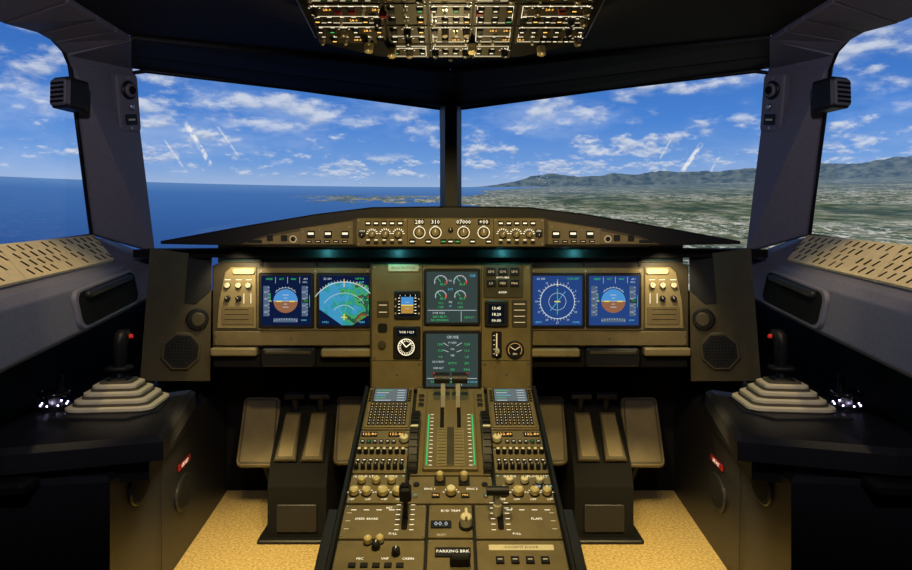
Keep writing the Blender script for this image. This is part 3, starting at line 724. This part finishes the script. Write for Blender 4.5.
    for i in range(3):  # engraved limits of the sub-units
        yy=ly(515+i*8); b.line((-0.243*(-q),yy),(-0.232*(-q),yy),0.0016,H+0.0004,E_WD)
def lever_slot(px,p0,p1):
    x,_=pp(px,(p0+p1)/2); b.rb(x-0.007,ly(p1),x+0.007,ly(p0),H,H+0.001,BLACKM,0.005); 
    for i in range(6):
        y=ly(p1)+(ly(p0)-ly(p1))*i/5
        b.line((x-0.022,y),(x-0.012,y),0.0018,H+0.0005,E_W); b.line((x+0.012,y),(x+0.022,y),0.0018,H+0.0005,E_W)
lever_slot(405,507,532); lever_slot(500,505,532)
b.text('SPEED BRAKE',-0.195,ly(521),0.009,H+0.0004,E_W); b.text('RET',-0.145,ly(510),0.009,H+0.0004,E_W); b.text('FULL',-0.13,ly(536),0.009,H+0.0004,E_W)
b.text('FLAPS',0.20,ly(521),0.010,H+0.0004,E_W); b.text('0',0.145,ly(511),0.010,H+0.0004,E_W); b.text('FULL',0.15,ly(536),0.009,H+0.0004,E_W)
for px,py,mm in((368,545,GOLD),(380,544,GOLD),(376,550,BLACK),(396,556,BLACK)): x,y=pp(px,py); b.knob(x,y,0.009,0.016,mm,z=H)
for px,t in((360,'MIC'),(385,'VHF'),(408,'CABIN')): x,y=pp(px,561); b.text(t,x,y,0.009,H+0.0004,E_W)
for i in range(5): x,y=pp(352+i*12,568); b.rb(x-0.008,y-0.006,x+0.008,y+0.006,H,H+0.004,BLACK,0.001,0.001)
x0,y0=pp(489,553); x1,y1=pp(553,547.5); b.rb(x0,y0,x1,y1,H,H+0.002,CREAM,0.001); b.text('COCKPIT DOOR',(x0+x1)/2,(y0+y1)/2,0.010,H+0.0025,BLACK)
for i in range(4): x,y=pp(500+i*15,563); b.rb(x-0.009,y-0.009,x+0.009,y+0.009,H,H+0.005,BLACK,0.001,0.001); b.rect(x-0.005,y-0.001,x+0.005,y+0.001,H+0.0052,E_WD)
for px,py in((538,489),(549,489)): x,y=pp(px,py); b.rb(x-0.012,y-0.009,x+0.012,y+0.009,H,H+0.002,BLACK); b.text('20',x,y,0.014,H+0.0023,E_DW)
mod(-0.105,0.105,389.5,477,PANEL)
mod(-0.105,0.105,478,505.5,PANEL); mod(-0.052,0.052,506.5,540); mod(-0.052,0.052,541,600)
yA,yB=ly(474),ly(396)
b.rb(-0.072,yA,0.072,yB,H,H+0.012,PANEL,0.004,0.003)
for q in(-1,1):
    b.rb(q*0.062-0.0020,ly(471),q*0.062+0.0020,ly(420),H+0.012,H+0.0135,E_G)
    for i in range(14): y=ly(471)+(ly(420)-ly(471))*i/13; b.line((q*0.048,y),(q*0.057,y),0.0018,H+0.0125,E_W)
    b.rb(q*0.024-0.0055,ly(434),q*0.024+0.0055,ly(398),H+0.012,H+0.0128,BLACKM)
    for i in range(3): x=q*0.088; y=ly(398+i*4.5); b.rb(x-0.008,y-0.008,x+0.008,y+0.008,H,H+0.003,BLACK,0.001,0.001)
b.rb(-0.038,ly(472),0.038,ly(434),H+0.012,H+0.016,PANEL2,0.002,0.002)
for i in range(12): y=ly(471)+(ly(436)-ly(471))*i/11; b.line((-0.034,y),(-0.012,y),0.0024,H+0.0163,BLACKM); b.line((0.012,y),(0.034,y),0.0024,H+0.0163,BLACKM)
b.rb(-0.010,ly(472),0.010,ly(434),H+0.016,H+0.018,PANELD,0,0.001)
for px,py in((440,483),(464,483)): x,y=pp(px,py); b.rb(x-0.014,y-0.018,x+0.014,y+0.018,H,H+0.003,BLACK,0.003); b.knob(x,y,0.009,0.026,GOLD,z=H)
x,y=pp(451,496); b.knob(x,y,0.012,0.020,GOLD,CREAM,z=H); b.ticks(x,y,0.017,0.022,20,160,5,0.002,H+0.0005,E_W)
for px,t in((430,'ENG 1'),(472,'ENG 2')): x,y=pp(px,491); b.text(t,x,y,0.010,H+0.0004,E_W)
for q in(-1,1):
    x=q*0.036; y=ly(498); b.rb(x-0.01,y-0.008,x+0.01,y+0.008,H,H+0.003,BLACK,0.002); b.text('FIRE',x,y,0.008,H+0.0033,E_A)
    x=q*0.085; b.cyl(x,ly(487),0.008,H,H+0.004,BLACK,12,0.001); b.cyl(x,ly(499),0.006,H,H+0.006,STEEL,10,0.001)
x,y=pp(441,527); b.rb(x-0.024,y-0.011,x+0.024,y+0.011,H,H+0.003,BLACK,0.002); b.text('00.0',x,y,0.019,H+0.0034,E_DW)
x,y=pp(466,528); b.cyl(x,y,0.017,H,H+0.006,BLACK,20); b.cyl(x,y,0.013,H+0.006,H+0.03,CREAM,18,0.003); b.rb(x-0.003,y-0.014,x+0.003,y+0.014,H+0.03,H+0.04,CREAM,0.001,0.001)
b.text('RUD TRIM',0,ly(513),0.010,H+0.0004,E_W); b.text('RESET',-0.02,ly(537),0.008,H+0.0004,E_WD)
x,y=pp(460,555); b.rb(-0.034,y-0.013,0.044,y+0.013,H,H+0.004,BLACK,0.002,0.001); b.text('PARKING BRK',0.005,y,0.0115,H+0.0045,E_W)
x,y=pp(460,566); b.rb(x-0.022,y-0.010,x+0.022,y+0.006,H+0.004,H+0.026,BLACK,0.005,0.004); b.cyl(x,y,0.009,H,H+0.01,BLACK)
b.obj('control_modules',proot)
for q in(-1,1):
    cy=(ly(480)+ly(415))/2; M=PED@Matrix.Translation((q*0.096,cy,-0.075))@Matrix.Rotation(math.pi/2,4,'Y')
    b=B(M); b.prism(ngon(0,0,0.150,64),-0.012,0.012,BLACK,0.003)
    for i in range(48):
        t=2*math.pi*i/48; c,s_=math.cos(t),math.sin(t)
        b.prism([(0.149*math.cos(t+d),0.149*math.sin(t+d)) for d in(-0.02,0.02)]+[(0.1535*math.cos(t+d),0.1535*math.sin(t+d)) for d in(0.02,-0.02)],-0.010,0.010,(CREAM if i%8==1 else BLACK))
    for zz in(-0.0125,0.0125): b.arc(0,0,0.135,0,360,0.008,zz,ALU,60)
    b.obj('trim_wheel',proot)
for q in(-1,1):
    base=Vector((q*0.022,ly(407),H)); b=B(PED@Matrix.Translation(base))
    hh_=0.0065
    pr_=[[( -hh_,-0.034,0),(hh_,-0.034,0),(hh_,0.016,0),(-hh_,0.016,0)],
         [( -hh_,-0.020,0.045),(hh_,-0.020,0.045),(hh_,0.018,0.045),(-hh_,0.018,0.045)],
         [( -hh_,-0.002,0.084),(hh_,-0.002,0.084),(hh_,0.024,0.084),(-hh_,0.024,0.084)]]
    b.loft(pr_,ALU,False)
    b.loft([[(q*0.004+x,0.012+yy,zz+0.086) for (yy,zz) in ngon(0,0.0,0.020,16,0,0.015)] for x in(-0.022,-0.018,0.020,0.024)],BLACK,True)
    b.cyl(q*0.027,0.014,0.004,0.090,0.102,REDG,12,0.001)
    b.obj('thrust_lever',proot)
for px,py,q in((406,500,-1),(497,497,1)):
    x,y=pp(px,519 if q<0 else 516); b=B(PED@Matrix.Translation((x,y,H)))
    b.loft([[(-0.005,-0.008,0),(0.005,-0.008,0),(0.005,0.008,0),(-0.005,0.008,0)],[(-0.005,-0.005,0.055),(0.005,-0.005,0.055),(0.005,0.009,0.055),(-0.005,0.009,0.055)]],ALU if q>0 else BLACK,False)
    if q<0:
        b.prism(rrect(-0.014,-0.011,0.014,0.013,0.006),0.052,0.088,BLACK,0.006)
        b.prism(rrect(-0.009,-0.006,0.009,0.008,0.003),0.088,0.092,BLACKM,0.001)
    else:
        b.loft([[(xx,yy,zz+0.066) for (yy,zz) in ngon(0,0,0.011,14)] for xx in(-0.026,-0.022,0.022,0.026)],BLACK,True)
        b.cyl(0,0,0.010,0.0,0.03,CREAM,12,0.002)
    b.obj('speed_brake_lever' if q<0 else 'flap_lever',proot)
# ================================================================ side consoles, sidesticks, tillers
ZT=0.52
for s in(-1,1):
    S=-s
    b=B()
    def mp(l): return [(x*S,y) for x,y in l]
    b.prism(mp([(-0.685,1.585),(-0.80,2.085),(-0.93,1.985),(-1.15,1.985),(-1.15,1.46),(-1.0,1.485)]),0.462,ZT,CONS,0.014)
    b.prism(mp([(-0.74,1.63),(-0.83,2.16),(-1.15,2.16),(-1.15,1.53),(-0.96,1.54)]),0.40,0.463,BLACK,0.0)
    b.prism(mp([(-0.795,1.55),(-0.872,2.59),(-1.15,2.59),(-1.15,1.50)]),0.0,0.435,CONS,0.012)
    b.prism(mp([(-0.79,1.80),(-0.82,1.95),(-1.045,1.95),(-1.045,1.72),(-0.84,1.72)]),ZT-0.001,ZT+0.006,CONS,0.003)
    A0=Vector((-0.797*S,1.60,0.22)); A1=Vector((-0.87*S,2.57,0.22))
    M=frame(A0,A1,A0+Vector((0,0,1)))
    if M.col[2].x*S<0: M=frame(A1,A0,A1+Vector((0,0,1)))
    fromfront = (M.translation-A0).length<0.01
    LL=(A1-A0).length
    def ux(d): return d if fromfront else LL-d
    b.M=M@Matrix.Translation((0,0,0.002))
    for d,zz,r,ry in((0.12,0.135,0.070,0.050),(0.47,-0.02,0.080,0.055)):
        b.prism(ngon(ux(d),zz,r,28,0,ry),-0.002,0.005,CONS,0.003); b.prism(ngon(ux(d),zz,r*0.8,28,0,ry*0.8),0.004,0.006,BLACKM)
    x=ux(0.47); b.rb(x-0.055,0.062,x+0.055,0.080,0,0.003,REDG,0.002)
    b.text('LIFE VEST',x,0.071,0.015,0.0035,E_W)
    b.line((ux(0.27),-0.2),(ux(0.27),0.20),0.005,0.001,BLACKM)
    b.M=Matrix.Identity(4)
    b.prism([(-1.12*S,1.505),(-0.94*S,1.52),(-0.94*S,1.46),(-1.12*S,1.445)],0.43,0.452,BLACK,0.008)
    b.obj('side_console')
    c=Vector((-0.925*S,1.855,ZT+0.006))
    b=B(Matrix.Translation(c)@Matrix.Rotation(math.radians(6*S),4,'Z'))
    w=0.115;zz=0.0
    def rg(ww,z_): return [(x,y*0.80,z_) for x,y in rrect(-ww,-ww,ww,ww,ww*0.35,5)]
    for k in range(4):
        b.loft([rg(w-0.006,zz),rg(w,zz+0.004),rg(w,zz+0.011),rg(w-0.006,zz+0.014)],BELL,False)
        b.loft([rg(w-0.014,zz+0.013),rg(w-0.016,zz+0.020)],BELLD,False)
        w-=0.019; zz+=0.017
    b.loft([rg(0.036,zz-0.002),rg(0.022,zz+0.010)],BLACK,False)
    zt_=zz+0.002
    path=[(0,0,zt_,0.016,0.018),(0,0.003,zt_+0.02,0.013,0.014),(0,0.004,zt_+0.045,0.015,0.018),(0.002*S,0.0,zt_+0.07,0.018,0.022),(0.004*S,-0.006,zt_+0.095,0.017,0.023),(0.006*S,-0.004,zt_+0.115,0.019,0.026),(0.008*S,0.004,zt_+0.130,0.020,0.026),(0.009*S,0.008,zt_+0.138,0.014,0.018)]
    b.loft([[(x+rx*math.cos(2*math.pi*i/16),y+ry*math.sin(2*math.pi*i/16),z_) for i in range(16)] for x,y,z_,rx,ry in path],BLACK)
    b.prism(rrect(-0.034,-0.03,0.034,0.03,0.02,5),zt_+0.030,zt_+0.037,BLACK,0.002)
    b.tube([(0.01*S,0,zt_+0.115),(0.030*S,-0.006,zt_+0.125)],0.008,BLACK)
    x=0.034*S; b.prism(ngon(x,-0.008,0.006,12),zt_+0.118,zt_+0.128,RED,0.003)
    b.tube([(0.0,0.022,zt_+0.11),(0.0,0.038,zt_+0.10),(0.0,0.036,zt_+0.08)],0.006,BLACK)
    b.obj('sidestick')
    c=Vector((-1.098*S,1.84,ZT)); b=B(Matrix.Translation(c))
    b.prism(ngon(0,0,0.043,28),0,0.012,BLACK,0.004); b.prism(ngon(0,0,0.014,16),0.012,0.035,STEEL,0.002)
    b.prism(ngon(0,0,0.036,28),0.035,0.047,GLOSSK,0.004)
    b.tube([(0.036*math.cos(t),0.036*math.sin(t),0.043) for t in [2*math.pi*i/24 for i in range(24)]],0.007,GLOSSK,8,True)
    b.cyl(0.0,0.028,0.009,0.045,0.085,BLACK,14,0.004)
    for i in range(8):
        t=2*math.pi*i/8; b.prism(ngon(0.034*math.cos(t),0.034*math.sin(t),0.002,8),0.012,0.015,E_LED)
    b.obj('steering_tiller')

# ================================================================ rudder pedals
for s in(-1,1):
    root=bpy.data.objects.new('rudder_pedals',None); scn.collection.objects.link(root)
    b=B()
    S=-s
    def plate(x0,x1,pt,pb,Yt,Yb_,th=0.02):
        a=PM(s,x0[0],pt,Yt);c=PM(s,x1[0],pt,Yt);d=PM(s,x1[1],pb,Yb_);e=PM(s,x0[1],pb,Yb_)
        o_=(a+c+d+e)/4; lft=(a+e)/2; rgt=(c+d)/2
        if s>0: lft,rgt=rgt,lft; a,c,d,e=c,a,e,d
        M=frame(o_,o_+(rgt-lft),o_+((a+c)/2-(d+e)/2)); Mi=M.inverted()
        pts=[]
        q=[(Mi@p).xy for p in(e,d,c,a)]
        for i in range(4):
            p=q[i];n=q[(i+1)%4];l=q[i-1]; r=0.016
            pts.append(tuple(p+(l-p).normalized()*r)); pts.append(tuple(p+(l-p).normalized()*r*0.3+(n-p).normalized()*r*0.3)); pts.append(tuple(p+(n-p).normalized()*r))
        b.M=M; b.prism(pts,-th/2,th/2,PEDALM,0.004,)
        ip=pts if area(pts)>0 else pts[::-1]
        b.prism(inset(ip,0.008),th/2,th/2+0.002,PANELD,0.0005); b.prism(inset(ip,0.014),th/2+0.002,th/2+0.003,PEDALM,0.0005)
        b.M=Matrix.Identity(4); return o_
    o1=plate((245,236),(281,277),398,467,2.42,2.28); o2=plate((337,333),(371,364),397,465,2.42,2.28)
    for o_ in(o1,o2):
        b.tube([o_+Vector((0,0.02,0)),o_+Vector((0,0.14,0.05)),Vector((o_.x,2.59,o_.z+0.12))],0.016,BLACK,10)
        b.tube([o_+Vector((0,0.02,-0.08)),Vector((o_.x,2.55,0.02))],0.014,BLACK,10)
    b.obj('pedal_plates',root)
    b=B()
    XA=PM(s,270,480,2.2).x; XB=PM(s,328,480,2.2).x; xa,xb=min(XA,XB),max(XA,XB)
    pf=[(2.17,0.0),(2.17,0.175),(2.20,0.245),(2.34,0.385),(2.42,0.40),(2.56,0.30),(2.56,0.0)]
    n=len(pf)
    vs=[(xa,y,z) for y,z in pf]+[(xb,y,z) for y,z in pf]
    fs=[tuple(range(n)),tuple(range(2*n-1,n-1,-1))]+[(i,i+n,(i+1)%n+n,(i+1)%n) for i in range(n)]
    b.add(vs,fs,BLACKM)
    w=(xb-xa)
    for f0,f1 in((0.08,0.46),(0.54,0.92)):
        a=Vector((xa+w*f0,2.195,0.250));c=Vector((xa+w*f1,2.195,0.250)); d=Vector((xa+w*(f1-0.05),2.320,0.375)); e=Vector((xa+w*(f0+0.05),2.320,0.375))
        M=frame(a,c,e); Mi=M.inverted(); q=[tuple((Mi@p).xy) for p in(a,c,d,e)]
        b.M=M; b.prism(q,0.0,0.014,PANELD,0.004); 
        b.rb(0.012,0.010,(c-a).length-0.012,0.165,0.014,0.017,PEDALM,0.004,0.001)
        b.M=Matrix.Identity(4)
    for f in(0.27,0.73):
        X=xa+w*f; b.tube([(X,2.34,0.375),(X,2.33,0.44)],0.012,BLACK); b.tube([(X-0.035,2.33,0.435),(X+0.035,2.33,0.435)],0.014,BLACK)
    b.M=Matrix(((1,0,0,0),(0,0,-1,2.17),(0,1,0,0),(0,0,0,1)))
    b.rb(xa+0.03,0.03,xb-0.03,0.12,0,0.006,CONS,0.006,0.002); b.M=Matrix.Identity(4)
    b.prism(rrect(xa-0.03,2.145,xb+0.03,2.57,0.01),0,0.012,BLACK,0.004)
    b.obj('pylon',root)

# ================================================================ overhead panel
Ya,za=1.85,1+(HY-58)/F*1.85; Yo,zo=1.62,1+(HY-0)/F*1.62
ob=(za-zo)/(Ya-Yo); oa=za-ob*Ya; oal=math.atan(ob); oc,os_=math.cos(oal),math.sin(oal)
OV=Matrix(((1,0,0,0),(0,-oc,os_,Ya),(0,-os_,-oc,za),(0,0,0,1)))
def ovY(py): return (1-oa)/(ob-(HY-py)/F)
def oy(py): return (Ya-ovY(py))/oc
def op(px,py): Y=ovY(py); return ((px-CX)/F*Y,(Ya-Y)/oc)
oroot=bpy.data.objects.new('overhead_panel',None); scn.collection.objects.link(oroot)
b=B(OV)
xw=op(607,0)[0]
outline=[(-op(520,59)[0],0.0),(op(520,59)[0],0.0),(xw-0.05,0.055),(xw-0.02,0.085),(xw,0.26),(xw,0.75),(-xw,0.75),(-xw,0.26),(-xw+0.02,0.085),(-xw+0.05,0.055)]
b.prism(outline,-0.10,0.0,PANEL,0.006,BLACK)
b.obj('housing',oroot)
b=B(OV)
def cell(x0,x1,y0,y1,kind):
    b.rb(x0+0.001,y0+0.001,x1-0.001,y1-0.001,-0.002,0.004,PANELD,0.003,0.001)
    w,h=x1-x0,y1-y0; nx=max(2,int(w/0.027)); ny=max(1,int(h/0.034))
    for x in(x0+0.005,x1-0.005):
        for y in(y0+0.005,y1-0.005): b.cyl(x,y,0.002,0.004,0.006,STEEL,6)
    if R.random()<0.6:
        ya,yb_=y0+0.009,y1-0.009; xa_,xb_=x0+0.009,x1-0.009
        for l in(((xa_,ya),(xb_,ya)),((xa_,yb_),(xb_,yb_)),((xa_,ya),(xa_,yb_)),((xb_,ya),(xb_,yb_))): b.line(l[0],l[1],0.0015,0.0045,E_W)
    for j in range(ny):
        yy=y0+(j+0.5)*h/ny
        if R.random()<0.4: b.line((x0+0.012,yy+0.014),(x1-0.012,yy+0.014),0.0015,0.0045,E_W)
        for i in range(nx):
            xx=x0+(i+0.5)*w/nx; t=R.random()
            if t<0.54:
                b.rb(xx-0.0085,yy-0.0085,xx+0.0085,yy+0.0065,0.004,0.012,BLACK,0.001,0.001)
                t2=R.random()
                if t2<0.52: b.rect(xx-0.0045,yy-0.001,xx+0.0045,yy+0.0020,0.0123,E_W)
                elif t2<0.78: b.rect(xx-0.0050,yy-0.001,xx+0.0050,yy+0.0028,0.0123,R.choice((E_A,E_A,E_A,E_G)))
            elif t<0.70: b.knob(xx,yy,0.009,0.020,PANEL2 if R.random()<0.5 else BLACK,z=0.004,ang=R.choice((45,90,135))); b.ticks(xx,yy,0.012,0.016,20,160,4,0.0018,0.0046,E_W)
            elif t<0.86:
                b.cyl(xx,yy,0.006,0.004,0.007,STEEL,10); b.tube([(xx,yy,0.006),(xx,yy+0.004,0.024)],[0.0022,0.004],CREAM,6)
            else: b.rb(xx-0.010,yy-0.006,xx+0.010,yy+0.006,0.004,0.006,BLACK,0.001); b.text('28.0',xx,yy,0.012,0.0063,E_A)
            b.line((xx-0.007*R.random(),yy+0.0105),(xx+0.007,yy+0.0105),0.0020,0.0046,E_W)
            if R.random()<0.4: b.line((xx,yy+0.009),(xx,yy+0.016),0.0014,0.0046,E_W)
for (x0,x1) in((-0.165,-0.058),(-0.055,0.055),(0.058,0.165)):
    for (y0,y1) in((0.006,0.07),(0.072,0.150),(0.152,0.235),(0.237,0.33),(0.332,0.42)): cell(x0,x1,y0,y1,0)
for q in(-1,1):
    for (y0,y1) in((0.072,0.150),(0.152,0.235),(0.237,0.33),(0.332,0.42)):
        a,c=(-xw+0.03,-0.170) if q<0 else (0.170,xw-0.03); cell(a,c,y0,y1,0)
for px,py in((369,41),(392,46),(472,42),(541,44)):
    x,y=op(px,py); b.knob(x,y,0.012,0.030,GOLD,z=0.004)
for px,py in((338,8),(352,8),(383,12),(480,10),(562,8)):
    x,y=op(px,py); b.rb(x-0.010,y-0.009,x+0.010,y+0.007,0.004,0.016,REDG,0.003,0.003)
b.obj('switch_modules',oroot)
b=B(OV); b.cyl(0.0,-0.006,0.006,-0.03,0.004,BLACK,10); b.prism(rrect(-0.006,-0.03,0.006,0.0,0.002),-0.05,-0.01,BLACK); b.obj('compass_mount',oroot)

# ================================================================ lights
def light(kind,loc,tgt,e,col,**k):
    d=bpy.data.lights.new('lamp_'+kind,kind); d.energy=e; d.color=col
    for a,v in k.items(): setattr(d,a,v)
    o=bpy.data.objects.new('flood_or_fill_light',d)
    scn.collection.objects.link(o); o.location=loc
    o.rotation_euler=(Vector(tgt)-Vector(loc)).to_track_quat('-Z','Y').to_euler(); return o
W=(1.0,0.77,0.35)
light('SPOT',(0,0.7,1.57),(0,1.95,0.62),52,W,spot_size=math.radians(62),shadow_soft_size=0.04,spot_blend=0.5)
for q in(-1,1):
    light('SPOT',(q*0.64,1.99,0.935),(q*0.665,2.11,0.80),1.8,(1,0.82,0.5),spot_size=math.radians(95),shadow_soft_size=0.02,spot_blend=0.5)
    light('SPOT',(q*0.58,1.75,0.70),(q*0.60,1.95,0.0),26,W,spot_size=math.radians(78),shadow_soft_size=0.05,spot_blend=0.6)
    for x in(0.16,0.38): light('POINT',(q*x,2.035,0.945),(0,2,0),0.42,(0.10,0.60,0.66),shadow_soft_size=0.01)  # added teal lamps, standing in for a cyan reflection in the recess
    light('SPOT',(q*0.25,0.25,1.50),(q*1.03,1.75,1.02),26,(0.88,0.82,1.0),spot_size=math.radians(58),shadow_soft_size=0.05,spot_blend=0.7)  # added cool fill for pillars and sill trim, no fixture behind it
    light('SPOT',(q*0.93,1.45,1.58),(q*1.10,1.62,0.92),8,(1,0.78,0.42),spot_size=math.radians(50),shadow_soft_size=0.03,spot_blend=0.6)  # added warm spot to brighten the demister grille
    light('SPOT',(q*0.62,1.35,1.56),(q*0.95,1.84,0.56),7,(1,0.84,0.50),spot_size=math.radians(30),shadow_soft_size=0.03,spot_blend=0.8)  # added unseen spot that lifts the sidestick bellows
light('SPOT',(0,1.35,1.50),(0,1.72,0.4),26,W,spot_size=math.radians(62),shadow_soft_size=0.04,spot_blend=0.6)
light('SPOT',(0,1.90,1.12),(0,1.72,1.6),5.0,W,spot_size=math.radians(100),shadow_soft_size=0.03,spot_blend=0.5)  # added up-light to brighten the overhead panel, source unseen
w=bpy.data.worlds.new('World'); scn.world=w; w.use_nodes=True
w.node_tree.nodes['Background'].inputs[0].default_value=(0.02,0.025,0.04,1); w.node_tree.nodes['Background'].inputs[1].default_value=0.6

# ================================================================ camera
cd=bpy.data.cameras.new('camera'); cd.sensor_width=36; cd.lens=F/912*36
cd.shift_x=(456-CX)/912; cd.shift_y=-(285-HY)/912; cd.clip_start=0.02
co=bpy.data.objects.new('camera',cd); scn.collection.objects.link(co); co.location=(0,0,CAM); co.rotation_euler=(math.pi/2,0,0)
scn.camera=co
